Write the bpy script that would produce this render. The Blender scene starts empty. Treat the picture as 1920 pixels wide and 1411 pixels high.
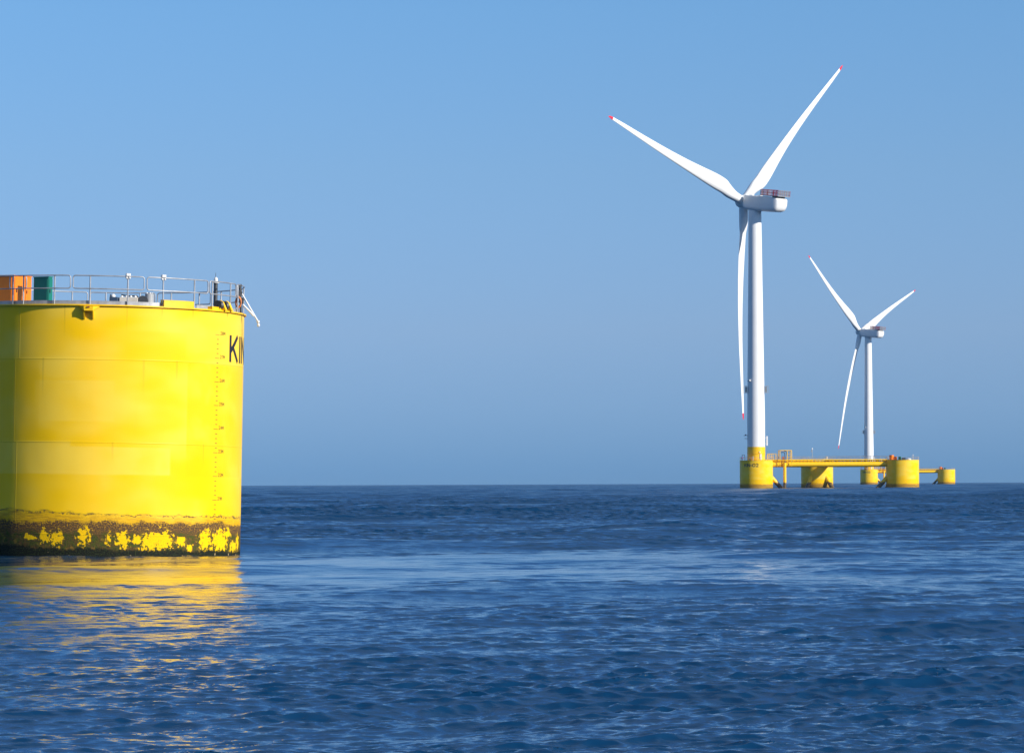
import bpy, math, random
import numpy as np
from mathutils import Matrix, Vector
from math import radians as rad, sin, cos, pi, sqrt, asin, atan2, degrees as deg

# ------------------------------------------------------------------ camera
sc = bpy.context.scene
col = sc.collection
FPX, EYE, ROLL = 7500.0, 3.12, 0.0041        # focal length in photo pixels, eye height, horizon roll
REARTH = 7.3e6                               # earth radius with refraction
PITCH = math.atan(195.5 / FPX)
cam_d = bpy.data.cameras.new('camera')
cam = bpy.data.objects.new('camera', cam_d)
col.objects.link(cam)
cam_d.sensor_width = 36.0
cam_d.lens = 36.0 * FPX / 1920.0
cam_d.clip_start = 0.5
cam_d.clip_end = 60000
CAM_R = Matrix.Rotation(rad(90) + PITCH, 3, 'X') @ Matrix.Rotation(-ROLL, 3, 'Z')
cam.matrix_world = Matrix.Translation((0, 0, EYE)) @ CAM_R.to_4x4()
sc.camera = cam

# ------------------------------------------------------------------ sky, sun, exposure
SUN_AZ, SUN_EL = 59.5, 24.0                  # azimuth to the right of straight behind the camera
sun_dir = Vector((sin(rad(SUN_AZ)) * cos(rad(SUN_EL)), -cos(rad(SUN_AZ)) * cos(rad(SUN_EL)), sin(rad(SUN_EL))))
world = bpy.data.worlds.new('World')
sc.world = world
world.use_nodes = True
wn = world.node_tree.nodes
wl = world.node_tree.links
bg = wn['Background']
sky = wn.new('ShaderNodeTexSky')
sky.sky_type = 'NISHITA'
sky.sun_disc = False
sky.sun_elevation = rad(SUN_EL)
sky.sun_rotation = atan2(sun_dir.x, sun_dir.y)
sky.altitude = 0
sky.air_density = 1.0
sky.dust_density = 0.35
sky.ozone_density = 3.0
bg.inputs['Strength'].default_value = 0.125
hs = wn.new('ShaderNodeHueSaturation')
hs.inputs['Saturation'].default_value = 1.0
wl.new(sky.outputs['Color'], hs.inputs['Color'])
# low marine haze layer: the sky within a few degrees of the horizon is a duller blue
tc = wn.new('ShaderNodeTexCoord')
sx = wn.new('ShaderNodeSeparateXYZ')
wl.new(tc.outputs['Generated'], sx.inputs[0])
ramp = wn.new('ShaderNodeValToRGB')
SKY_STOPS = [(0.0045, (.172, .392, .99)), (0.0625, (.316, .452, .85)), (0.129, (.355, .498, .785)), (0.196, (.365, .545, .795)),
             (0.30, (.24, .46, .76)), (0.50, (.23, .43, .74)), (0.78, (1.15, 1.05, .95))]
mr = wn.new('ShaderNodeMapRange')
mr.inputs['From Min'].default_value = 0.0
mr.inputs['From Max'].default_value = 0.6
wl.new(sx.outputs['Z'], mr.inputs['Value'])
wl.new(mr.outputs['Result'], ramp.inputs['Fac'])
cr = ramp.color_ramp
while len(cr.elements) < len(SKY_STOPS):
    cr.elements.new(0.5)
for e, (p, c) in zip(cr.elements, SKY_STOPS):
    e.position = p
    e.color = (*c, 1)
mm = wn.new('ShaderNodeMix')
mm.data_type = 'RGBA'
mm.blend_type = 'MULTIPLY'
mm.inputs['Factor'].default_value = 1.0
wl.new(hs.outputs['Color'], mm.inputs['A'])
wl.new(ramp.outputs['Color'], mm.inputs['B'])
wl.new(mm.outputs['Result'], bg.inputs['Color'])

sun_d = bpy.data.lights.new('sun', 'SUN')
sun_d.energy = 4.7
sun_d.angle = rad(0.5)
sun_d.color = (1.0, 0.94, 0.84)
sun = bpy.data.objects.new('sun', sun_d)
sun.rotation_euler = sun_dir.to_track_quat('Z', 'Y').to_euler()
col.objects.link(sun)

sc.view_settings.view_transform = 'Standard'
sc.view_settings.look = 'None'
sc.view_settings.exposure = 0.35
sc.view_settings.gamma = 1.0
sc.render.engine = 'CYCLES'
sc.cycles.use_denoising = True
sc.cycles.max_bounces = 8
sc.cycles.volume_bounces = 0
sc.cycles.caustics_reflective = False
sc.cycles.sample_clamp_indirect = 4.0
sc.cycles.sample_clamp_direct = 2.5


def ray(px, py):
    return CAM_R @ Vector((px - 960.0, 705.5 - py, -FPX))


def at(px, py, depth):
    """world point where the ray through a photo pixel meets the vertical plane at that distance"""
    v = ray(px, py)
    return Vector((0, 0, EYE)) + v * (depth / v.y)


def drop(x, y):
    return -(x * x + y * y) / (2 * REARTH)


# ------------------------------------------------------------------ materials
def new_mat(name):
    m = bpy.data.materials.new(name)
    m.use_nodes = True
    return m, m.node_tree.nodes, m.node_tree.links, m.node_tree.nodes['Principled BSDF']


class NB:
    """small helper to write node maths as expressions"""
    def __init__(s, nodes, links):
        s.n, s.l = nodes, links

    def put(s, sock, v):
        if hasattr(v, 'is_output'):
            s.l.new(v, sock)
        else:
            sock.default_value = v

    def m(s, op, a, b=0.0, c=0.0, clamp=False):
        n = s.n.new('ShaderNodeMath')
        n.operation = op
        n.use_clamp = clamp
        s.put(n.inputs[0], a); s.put(n.inputs[1], b); s.put(n.inputs[2], c)
        return n.outputs[0]

    def step(s, v, a, b):
        n = s.n.new('ShaderNodeMapRange')
        n.interpolation_type = 'SMOOTHSTEP'
        s.put(n.inputs['Value'], v)
        n.inputs['From Min'].default_value = a
        n.inputs['From Max'].default_value = b
        return n.outputs['Result']

    def vec(s, x, y, z):
        n = s.n.new('ShaderNodeCombineXYZ')
        s.put(n.inputs[0], x); s.put(n.inputs[1], y); s.put(n.inputs[2], z)
        return n.outputs[0]

    def noise(s, v, scale, detail=3, rough=0.5, w=0.0):
        n = s.n.new('ShaderNodeTexNoise')
        s.put(n.inputs['Vector'], v)
        n.inputs['Scale'].default_value = scale
        n.inputs['Detail'].default_value = detail
        n.inputs['Roughness'].default_value = rough
        return n.outputs['Fac']

    def mix(s, f, a, b, mode='MIX'):
        n = s.n.new('ShaderNodeMix')
        n.data_type = 'RGBA'
        n.blend_type = mode
        s.put(n.inputs['Factor'], f)
        for k, v in (('A', a), ('B', b)):
            if hasattr(v, 'is_output'):
                s.l.new(v, n.inputs[k])
            else:
                n.inputs[k].default_value = (*v, 1)
        return n.outputs['Result']

    def bump(s, h, strength, dist, normal=None):
        n = s.n.new('ShaderNodeBump')
        n.inputs['Strength'].default_value = strength
        n.inputs['Distance'].default_value = dist
        s.l.new(h, n.inputs['Height'])
        if normal:
            s.l.new(normal, n.inputs['Normal'])
        return n.outputs[0]

    def objxyz(s):
        t = s.n.new('ShaderNodeTexCoord')
        x = s.n.new('ShaderNodeSeparateXYZ')
        s.l.new(t.outputs['Object'], x.inputs[0])
        return x.outputs[0], x.outputs[1], x.outputs[2], t.outputs['Object']


def paint(name, color, rough=0.45, vary=0.08, scale=1.5, metal=0.0):
    m, n, l, p = new_mat(name)
    b = NB(n, l)
    x, y, z, o = b.objxyz()
    f = b.noise(o, scale, 5, 0.6)
    c = b.mix(b.step(f, 0.35, 0.7), color, tuple(max(0, v * (1 - vary * 2)) for v in color))
    l.new(c, p.inputs['Base Color'])
    p.inputs['Roughness'].default_value = rough
    p.inputs['Metallic'].default_value = metal
    return m


YEL = (0.93, 0.55, 0.001)
YEL_B = (0.92, 0.61, 0.055)
YEL_D = (0.91, 0.525, 0.0005)
COL_R = 6.12


def hull_material(name, blobs=None, near=False):
    """yellow hull coating with weld seams, repainted patches and the fouled splash zone"""
    m, n, l, p = new_mat(name)
    b = NB(n, l)
    x, y, z, o = b.objxyz()
    th = b.m('ARCTAN2', x, b.m('MULTIPLY', y, -1))
    u = b.m('MULTIPLY', th, COL_R)
    uz = b.vec(u, z, 0)
    big = b.noise(b.vec(b.m('MULTIPLY', u, 0.5), z, 0), 0.45, 2, 0.5)
    c = b.mix(b.step(big, 0.35, 0.65), YEL, YEL_B)
    if not near:
        c = b.mix(b.step(z, 3.42, 3.36), c, YEL_D)
    else:
        # repainted panels between the weld seams
        warp = b.noise(uz, 0.9, 2)
        for (u0, u1, z0, z1, cc, amt) in ((-6.0, -0.6, 3.4, 4.75, YEL_B, .9), (4.5, 9, 3.4, 8.15, YEL_D, .8),
                                          (-2.2, 1.2, 5.6, 7.3, YEL_B, .7), (-1.2, 3.7, 3.42, 4.55, YEL_B, 1.0),
                                          (-9, 10, 0, 3.38, YEL, .6), (-4.2, -2.0, 4.9, 8.1, YEL_D, .5), (-2.9, 4.4, 8.3, 9.4, YEL_D, .35)):
            mk = b.m('MULTIPLY', b.m('MULTIPLY', b.step(u, u0 - .04, u0 + .04), b.step(u, u1 + .04, u1 - .04)),
                     b.m('MULTIPLY', b.step(z, z0 - .02, z0 + .02), b.step(z, z1 + .02, z1 - .02)))
            mk = b.m('MULTIPLY', mk, b.m('MULTIPLY_ADD', b.step(warp, .3, .6), .5, .5))
            c = b.mix(b.m('MULTIPLY', mk, amt), c, cc)
    # vertical run streaks
    st = b.noise(b.vec(b.m('MULTIPLY', u, 6), b.m('MULTIPLY', z, .25), 0), 1.0, 4, .6)
    c = b.mix(b.m('MULTIPLY', b.step(st, .62, .8), .25), c, (0.62, 0.40, 0.012))
    # weld seams (thin, slightly dirty)
    seam = None
    for zs in (8.19, 4.73, 0.9):
        d = b.m('ABSOLUTE', b.m('SUBTRACT', z, zs))
        s_ = b.step(d, .035, .012)
        seam = s_ if seam is None else b.m('MAXIMUM', seam, s_)
    for us, z0, z1 in ((-3.0, 8.2, 10.5), (-3.2, 4.73, 8.19), (-3.05, 1.0, 4.73), (9.4, 0, 10.5)):
        d = b.m('ABSOLUTE', b.m('SUBTRACT', u, us))
        s_ = b.m('MULTIPLY', b.step(d, .04, .015), b.m('MULTIPLY', b.m('GREATER_THAN', z, z0), b.m('LESS_THAN', z, z1)))
        seam = b.m('MAXIMUM', seam, s_)
    c = b.mix(b.m('MULTIPLY', seam, .24), c, (0.62, 0.42, 0.006))
    if near:
        for (px_, py0, py1, wpx, amt) in ((424.5, 578, 594, 2.2, .9), (163, 578, 600, 2.0, .5), (360, 576, 606, 1.5, .4), (302, 574, 600, 1.5, .4), (236, 572, 640, 1.6, .28), (120, 572, 650, 2.0, .3), (330, 676, 740, 2.5, .25), (268, 676, 760, 3, .2), (80, 676, 770, 3, .25), (380, 831, 880, 2, .22), (210, 831, 880, 3, .2)):
            f_ = view_phi(px_, py0)
            za, zb_ = wall_z(px_, py0), wall_z(px_, py1)
            d = b.m('ABSOLUTE', b.m('SUBTRACT', b.m('ADD', u, b.m('MULTIPLY_ADD', st, .06, -.03)), f_ * COL_R))
            wd_ = wpx / 44 / max(.35, cos(f_ - rad(5.9)))
            mk = b.m('MULTIPLY', b.step(d, wd_, 0.0), b.m('MULTIPLY', b.step(z, zb_, za), b.m('LESS_THAN', z, za + .03)))
            c = b.mix(b.m('MULTIPLY', mk, amt), c, (0.16, 0.085, 0.012))
    # ---- splash zone
    n1 = b.noise(uz, 1.1, 4, .6)
    n2 = b.noise(uz, 5.0, 6, .65)
    n3 = b.noise(uz, 16.0, 5, .7)
    zw = b.m('ADD', z, b.m('MULTIPLY_ADD', n1, .5, -.25))
    zw = b.m('ADD', zw, b.m('MULTIPLY_ADD', n2, .34, -.17))
    zn = b.m('ADD', zw, b.m('MULTIPLY_ADD', n3, .3, -.15))
    left = b.step(u, 1.0, -4.5)                        # heavier growth on the sheltered side
    top = b.m('MULTIPLY_ADD', left, .2, 1.83)
    dz = b.m('SUBTRACT', top, zw)
    stain = b.m('MULTIPLY', b.step(dz, 0, .12), b.step(b.noise(b.vec(b.m('MULTIPLY', u, .8), b.m('MULTIPLY', z, 9), 0), 2.2, 5, .65), .42, .62))
    c = b.mix(b.m('MULTIPLY', stain, b.m('MULTIPLY_ADD', left, .4, .5)), c, (0.36, 0.19, 0.015))
    c = b.mix(b.m('MULTIPLY', b.step(b.m('ADD', zn, b.m('MULTIPLY', left, -.2)), 1.80, 1.52), .5), c, (0.52, 0.25, 0.006))
    line = b.m('MULTIPLY', b.step(b.m('ABSOLUTE', b.m('SUBTRACT', dz, .1)), .05, .015), b.step(n2, .42, .56))
    c = b.mix(b.m('MULTIPLY', line, .85), c, (0.06, 0.05, 0.03))
    brown = b.mix(b.step(n3, .42, .6), (0.06, 0.038, 0.03), (0.2, 0.1, 0.02))
    fb = b.step(zn, 1.50, 1.34)
    keep = b.m('MULTIPLY', b.step(n3, .54, .6), b.step(zn, 1.0, 1.45))   # specks of paint showing through
    c = b.mix(b.m('MULTIPLY', fb, b.m('SUBTRACT', 1.0, b.m('MULTIPLY', keep, .75))), c, brown)
    olive = b.mix(b.step(n2, .4, .62), (0.065, 0.08, 0.01), (0.12, 0.065, 0.018))
    olive = b.mix(b.step(n3, .5, .62), olive, (0.03, 0.026, 0.018))
    olive = b.mix(b.m('MULTIPLY', b.step(b.noise(uz, 2.3, 5, .65), .54, .64), .7), olive, (0.26, 0.16, 0.02))
    c = b.mix(b.step(zn, 1.10, .85), c, olive)
    if blobs:
        field = None
        for (u0, z0, a, h) in blobs:
            d = n.new('ShaderNodeVectorMath'); d.operation = 'LENGTH'
            l.new(b.vec(b.m('DIVIDE', b.m('SUBTRACT', u, u0), a), b.m('DIVIDE', b.m('SUBTRACT', z, z0), h), 0), d.inputs[0])
            v = b.m('SUBTRACT', 1.0, d.outputs['Value'])
            field = v if field is None else b.m('MAXIMUM', field, v)
        n4 = b.noise(b.vec(b.m('MULTIPLY', u, 1.25), z, 3.0), 7.5, 3, .6)
        rag = b.m('ADD', b.m('MULTIPLY_ADD', n2, 2.6, -1.3), b.m('MULTIPLY_ADD', n4, 3.4, -1.7))
        bl = b.m('MULTIPLY', b.step(b.m('ADD', field, rag), -.05, .12), b.m('SUBTRACT', 1.0, b.m('MULTIPLY', b.step(n3, .56, .66), .55)))
        c = b.mix(bl, c, YEL)
    else:
        bl = b.m('MULTIPLY', b.step(n2, .47, .55), b.m('MULTIPLY', b.step(zn, .2, .35), b.step(zn, 1.4, 1.15)))
        c = b.mix(b.m('MULTIPLY', bl, .8), c, (0.5, 0.32, 0.03))
        c = b.mix(b.m('MULTIPLY', b.m('MULTIPLY', b.step(zn, 1.5, 1.2), b.step(b.noise(b.vec(b.m('MULTIPLY', u, .25), b.m('MULTIPLY', z, 2.5), 0), 1.0, 4, .6), .36, .5)), .75), c, (0.42, 0.22, 0.03))
    low = b.mix(b.step(n3, .5, .62), (0.008, 0.009, 0.007), (0.03, 0.045, 0.012))
    c = b.mix(b.m('MULTIPLY', b.step(b.m('ADD', zn, b.m('MULTIPLY', left, -.16)), .36, .2), 1.0), c, low)
    barn = b.m('MULTIPLY', b.step(b.noise(uz, 4.2, 2), .68, .71), b.m('MULTIPLY', b.step(z, .0, .05), b.step(z, .3, .2)))
    c = b.mix(barn, c, (0.45, 0.33, 0.16))
    l.new(c, p.inputs['Base Color'])
    fouled = b.step(zn, 1.75, 1.4)
    p.inputs['Specular IOR Level'].default_value = .16
    r = b.m('MULTIPLY_ADD', fouled, .45, b.m('MULTIPLY_ADD', big, .16, .26))
    l.new(r, p.inputs['Roughness'])
    h = b.m('ADD', b.m('MULTIPLY', b.m('MULTIPLY', n3, fouled), .05), b.m('MULTIPLY', seam, .012))
    h = b.m('ADD', h, b.m('MULTIPLY', b.noise(b.vec(b.m('MULTIPLY', u, .8), b.m('MULTIPLY', z, .5), 0), 1.0, 1), .03))
    l.new(b.bump(h, .6, 1.0), p.inputs['Normal'])
    return m


def splash_material(name):
    """yellow steel tube, fouled near the water (z is world height)"""
    m, n, l, p = new_mat(name)
    b = NB(n, l)
    g = n.new('ShaderNodeNewGeometry')
    s = n.new('ShaderNodeSeparateXYZ')
    l.new(g.outputs['Position'], s.inputs[0])
    nz = b.noise(g.outputs['Position'], 1.3, 4, .6)
    z = b.m('ADD', s.outputs[2], b.m('MULTIPLY_ADD', nz, 1.2, -.6))
    c = b.mix(b.step(nz, .35, .65), YEL, YEL_D)
    c = b.mix(b.step(z, 2.3, 1.9), c, b.mix(b.step(nz, .45, .6), (0.05, 0.04, 0.03), (0.18, 0.11, 0.03)))
    l.new(c, p.inputs['Base Color'])
    p.inputs['Roughness'].default_value = .45
    return m


BLOB_PX = [(56, 1011, 15, 10, .6), (84, 1010, 12, 13, 1), (107, 1013, 11, 15, 1), (156, 1007, 13, 17, 1), (203, 1012, 6, 11, 1),
           (229, 1013, 13, 17, 1), (255, 1013, 9, 11, 1), (282, 1015, 24, 19, 1), (305, 1013, 20, 19, 1), (338, 1014, 9, 10, 1), (354, 1025, 6, 8, 1),
           (384, 1011, 12, 21, 1), (411, 1011, 16, 22, 1), (425, 996, 10, 14, .8), (437, 1021, 8, 12, 1), (444, 1012, 5, 17, 1)]
NEAR_D, NEAR_PX, NEAR_K = 172.5, 183.0, 43.5


def view_phi(px, py=800):
    """angle round the near column (0 = toward -Y) of the wall point seen at that photo pixel"""
    cx = NEAR_PX + (1035 - py) * 7.0 / 460
    f = .3
    for _ in range(12):
        f = asin(max(-1, min(1, (px - cx) / (266.0 * NEAR_D / (NEAR_D - COL_R * cos(f))))))
    return f + rad(5.9)


def wall_z(px, py):
    dep = NEAR_D - COL_R * cos(view_phi(px, py) - rad(5.9))
    return at(px, py, dep).z


blobs = []
for (bx_, by_, ra, rb_, k) in BLOB_PX:
    f0 = view_phi(bx_, by_)
    ff = max(.35, cos(f0 - rad(5.9)))
    blobs.append((f0 * COL_R, wall_z(bx_, by_), ra / 44 / ff * k * .88, rb_ / 44 * k * .85))

M = {}
M['hull_near'] = hull_material('yellow hull coating near', blobs, True)
M['hull'] = hull_material('yellow hull coating')
M['yellow'] = paint('yellow paint', YEL, .4, .06)
M['yellow_tube'] = splash_material('yellow fouled tube')
M['galv'] = paint('galvanised steel', (0.42, 0.43, 0.45), .42, .15, 3, .35)
M['dark'] = paint('dark steel', (0.055, 0.06, 0.068), .5, .2, 4)
M['grey'] = paint('grey paint', (0.36, 0.37, 0.38), .5, .1)
M['beige'] = paint('beige paint', (0.58, 0.53, 0.45), .5, .08)
M['white'] = paint('white paint', (0.80, 0.80, 0.79), .35, .02, .3)
M['offwhite'] = paint('off white plastic', (0.75, 0.74, 0.72), .4, .04)
M['black'] = paint('black marking paint', (0.018, 0.016, 0.02), .5, .1)
M['mark'] = paint('worn marking paint', (0.045, 0.035, 0.015), .5, .2, 9)
M['orange'] = paint('orange paint', (0.82, 0.21, 0.006), .45, .06)
M['rust'] = paint('rusty orange', (0.45, 0.12, 0.03), .6, .2, 5)
M['green'] = paint('green paint', (0.003, 0.165, 0.12), .45, .06)
M['red'] = paint('red paint', (0.75, 0.02, 0.045), .4, .05)
M['hose'] = paint('orange hose', (0.7, 0.22, 0.05), .5, .1)
M['navy'] = paint('dark blue housing', (0.03, 0.055, 0.10), .45, .1)
M['purple'] = paint('purple buoy', (0.5, 0.16, 0.4), .5, .1)


# ------------------------------------------------------------------ mesh collector
class MB:
    def __init__(s):
        s.v, s.f, s.sm = [], [], []

    def add(s, verts, faces, smooth=False):
        k = len(s.v)
        s.v += [tuple(v) for v in verts]
        for f in faces:
            s.f.append(tuple(i + k for i in f))
            s.sm.append(smooth)
        return s

    def box(s, c, size, rz=0.0, bevel=0.0, mat=None):
        hx, hy, hz = size[0] / 2, size[1] / 2, size[2] / 2
        b = min(bevel, hx * .45, hy * .45, hz * .45)
        pts = []
        # chamfered vertical edges, plain top and bottom
        if b > 0:
            ring = [(hx - b, -hy), (hx, -hy + b), (hx, hy - b), (hx - b, hy), (-hx + b, hy), (-hx, hy - b), (-hx, -hy + b), (-hx + b, -hy)]
        else:
            ring = [(hx, -hy), (hx, hy), (-hx, hy), (-hx, -hy)]
        T = Matrix.Translation(c) @ Matrix.Rotation(rz, 4, 'Z') if mat is None else mat @ Matrix.Translation(c)
        k = len(ring)
        for z in (-hz, hz):
            for (x, y) in ring:
                pts.append(T @ Vector((x, y, z)))
        fs = [(i, (i + 1) % k, k + (i + 1) % k, k + i) for i in range(k)]
        fs.append(tuple(range(k))[::-1])
        fs.append(tuple(range(k, 2 * k)))
        return s.add(pts, fs)

    def tube(s, path, r, seg=8, cap=True, closed=False):
        path = [Vector(p) for p in path]
        n = len(path)
        rs = r if isinstance(r, (list, tuple)) else [r] * n
        up = None
        rings = []
        for i, p in enumerate(path):
            a = path[i - 1] if (i > 0 or closed) else p
            c = path[(i + 1) % n] if (i < n - 1 or closed) else p
            t = (c - a).normalized()
            if up is None:
                up = t.orthogonal().normalized()
            up = (up - t * up.dot(t)).normalized()
            w = t.cross(up)
            rings.append([p + (up * cos(2 * pi * k / seg) + w * sin(2 * pi * k / seg)) * rs[i] for k in range(seg)])
        pts = [q for r_ in rings for q in r_]
        fs = []
        m = n if closed else n - 1
        for i in range(m):
            j = (i + 1) % n
            for k in range(seg):
                fs.append((i * seg + k, i * seg + (k + 1) % seg, j * seg + (k + 1) % seg, j * seg + k))
        s.add(pts, fs, True)
        if cap and not closed:
            s.add(rings[0], [tuple(range(seg))[::-1]])
            s.add(rings[-1], [tuple(range(seg))])
        return s

    def lathe(s, prof, seg=32, c=(0, 0, 0), smooth=True, mat=None):
        """profile of (radius, z) revolved about z; each profile span gets its own rings so edges stay crisp"""
        T = Matrix.Translation(c) if mat is None else mat @ Matrix.Translation(c)
        for (r0, z0), (r1, z1) in zip(prof[:-1], prof[1:]):
            pts, fs = [], []
            for r, z in ((r0, z0), (r1, z1)):
                for k in range(seg):
                    a = 2 * pi * k / seg
                    pts.append(T @ Vector((r * cos(a), r * sin(a), z)))
            for k in range(seg):
                fs.append((k, (k + 1) % seg, seg + (k + 1) % seg, seg + k))
            s.add(pts, fs, smooth)
        return s

    def ball(s, c, r, seg=12, sq=(1, 1, 1)):
        pts, fs = [], []
        nr = seg // 2
        for i in range(nr + 1):
            p = pi * i / nr
            for k in range(seg):
                a = 2 * pi * k / seg
                pts.append(Vector(c) + Vector((r * sq[0] * sin(p) * cos(a), r * sq[1] * sin(p) * sin(a), r * sq[2] * cos(p))))
        for i in range(nr):
            for k in range(seg):
                fs.append((i * seg + k, (i + 1) * seg + k, (i + 1) * seg + (k + 1) % seg, i * seg + (k + 1) % seg))
        return s.add(pts, fs, True)

    def loft(s, rings, smooth=True, cap=True):
        seg = len(rings[0])
        pts = [p for r in rings for p in r]
        fs = []
        for i in range(len(rings) - 1):
            for k in range(seg):
                fs.append((i * seg + k, i * seg + (k + 1) % seg, (i + 1) * seg + (k + 1) % seg, (i + 1) * seg + k))
        s.add(pts, fs, smooth)
        if cap:
            s.add(rings[0], [tuple(range(seg))[::-1]])
            s.add(rings[-1], [tuple(range(seg))])
        return s

    def build(s, name, mat, parent=None, loc=None, matrix=None):
        me = bpy.data.meshes.new(name)
        me.from_pydata(s.v, [], s.f)
        me.polygons.foreach_set('use_smooth', s.sm)
        me.materials.append(mat)
        me.update()
        o = bpy.data.objects.new(name, me)
        col.objects.link(o)
        if parent is not None:
            o.parent = parent
        if matrix is not None:
            o.matrix_local = matrix
        elif loc is not None:
            o.location = loc
        return o


def thing(name, label, cat, matrix, group=None):
    o = bpy.data.objects.new(name, None)
    col.objects.link(o)
    o.matrix_world = matrix
    o.empty_display_size = .5
    tag(o, label, cat, group)
    return o


def tag(o, label, cat, group=None):
    o['label'] = label
    o['category'] = cat
    if group:
        o['group'] = group


def copy_tree(o, matrix=None, label=None, parent=None):
    c = o.copy()
    col.objects.link(c)
    if parent is not None:
        c.parent = parent
    if matrix is not None:
        c.matrix_world = matrix
    if label:
        c['label'] = label
    for ch in [k for k in bpy.data.objects if k.parent == o]:
        copy_tree(ch, parent=c)
    return c


# ------------------------------------------------------------------ lettering wrapped on a cylinder
GLYPH = {
    'K': (.78, [[(0, 0), (0, 1)], [(.72, 1), (0, .36)], [(.24, .57), (.76, 0)]]),
    'I': (.0, [[(0, 0), (0, 1)]]),
    'N': (.78, [[(0, 0), (0, 1), (.78, 0), (.78, 1)]]),
    '-': (.4, [[(0, .42), (.4, .42)]]),
    'M': (.8, [[(0, 0), (0, 1), (.4, .35), (.8, 1), (.8, 0)]]),
    '1': (.3, [[(0, .8), (.3, 1), (.3, 0)]]),
    '4': (.65, [[(.5, 0), (.5, 1), (0, .3), (.65, .3)]]),
    '7': (.6, [[(0, 1), (.6, 1), (.2, 0)]]),
}


def arc(cx, cy, rx, ry, a0, a1, n=14):
    return [(cx + rx * cos(rad(a0 + (a1 - a0) * i / n)), cy + ry * sin(rad(a0 + (a1 - a0) * i / n))) for i in range(n + 1)]


GLYPH['0'] = (.92, [arc(.46, .5, .46, .5, 0, 360, 28)])
GLYPH['2'] = (.76, [arc(.38, .68, .36, .32, 165, -35, 14) + [(0, 0), (.78, 0)]])
GLYPH['3'] = (.7, [arc(.34, .74, .33, .26, 150, -90, 12), arc(.34, .25, .36, .25, 90, -150, 12)])
GLYPH['5'] = (.65, [[(.6, 1), (.08, 1), (.04, .58)] + arc(.3, .32, .34, .32, 115, -150, 12)])
GLYPH['6'] = (.65, [arc(.33, .3, .32, .3, 0, 360, 16), [(.03, .4), (.5, 1)]])
GLYPH['8'] = (.65, [arc(.32, .74, .28, .26, 0, 360, 16), arc(.32, .25, .33, .25, 0, 360, 16)])


def write(mb, text, phi0, z0, h, w, R, gap=.26, sx=1.0):
    """strokes of the text start at angle phi0 (from -Y toward +X) on a cylinder of radius R"""
    u = 0.0

    def P(uu, zz):
        a = phi0 + uu / R
        return Vector((R * sin(a), -R * cos(a), z0 + zz))
    for ch in text:
        wd, strokes = GLYPH[ch]
        for st in strokes:
            pts = [(u + x * h * sx, y * h) for x, y in st]
            for (a, b_) in zip(pts[:-1], pts[1:]):
                d = Vector((b_[0] - a[0], b_[1] - a[1]))
                L = d.length
                if L < 1e-6:
                    continue
                d /= L
                nn = Vector((-d.y, d.x)) * (w / 2)
                e = d * (w * .32)
                k = max(1, int(L / .3))
                for i in range(k):
                    q0 = Vector(a) + d * (L * i / k) - (e if i == 0 else e * 0)
                    q1 = Vector(a) + d * (L * (i + 1) / k) + (e if i == k - 1 else e * 0)
                    mb.add([P(*(q0 - nn)), P(*(q1 - nn)), P(*(q1 + nn)), P(*(q0 + nn))], [(0, 1, 2, 3)])
        u += wd * h * sx + gap * h
    return u


def cyl(phi, r, z):
    return Vector((r * sin(phi), -r * cos(phi), z))


def rail_panel(mb, f0, f1, zd, R, posts, top=1.2, mid=.66, rt=.025, rp=.032, seg=8):
    """a rounded two-rail loop with its posts, bent along the rim"""
    n = max(4, int((f1 - f0) / rad(3)))
    c = .1
    path = []
    da = c / R
    for i in range(n + 1):
        path.append(cyl(f0 + da + (f1 - f0 - 2 * da) * i / n, R, zd + top))
    for k in range(1, 4):
        a = pi / 2 * k / 4
        path.append(cyl(f1 - da + da * sin(a), R, zd + top - c + c * cos(a)))
    path.append(cyl(f1, R, zd + top - c))
    path.append(cyl(f1, R, zd + mid + c))
    for k in range(1, 4):
        a = pi / 2 * k / 4
        path.append(cyl(f1 - da + da * cos(a), R, zd + mid + c - c * sin(a)))
    for i in range(n + 1):
        path.append(cyl(f1 - da - (f1 - f0 - 2 * da) * i / n, R, zd + mid))
    for k in range(1, 4):
        a = pi / 2 * k / 4
        path.append(cyl(f0 + da - da * sin(a), R, zd + mid + c - c * cos(a)))
    path.append(cyl(f0, R, zd + mid + c))
    path.append(cyl(f0, R, zd + top - c))
    for k in range(1, 4):
        a = pi / 2 * k / 4
        path.append(cyl(f0 + da - da * cos(a), R, zd + top - c + c * sin(a)))
    mb.tube(path, rt, seg, closed=True)
    for f in posts:
        mb.tube([cyl(f, R - .02, zd - .02), cyl(f, R - .02, zd + top)], rp, seg)


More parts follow.
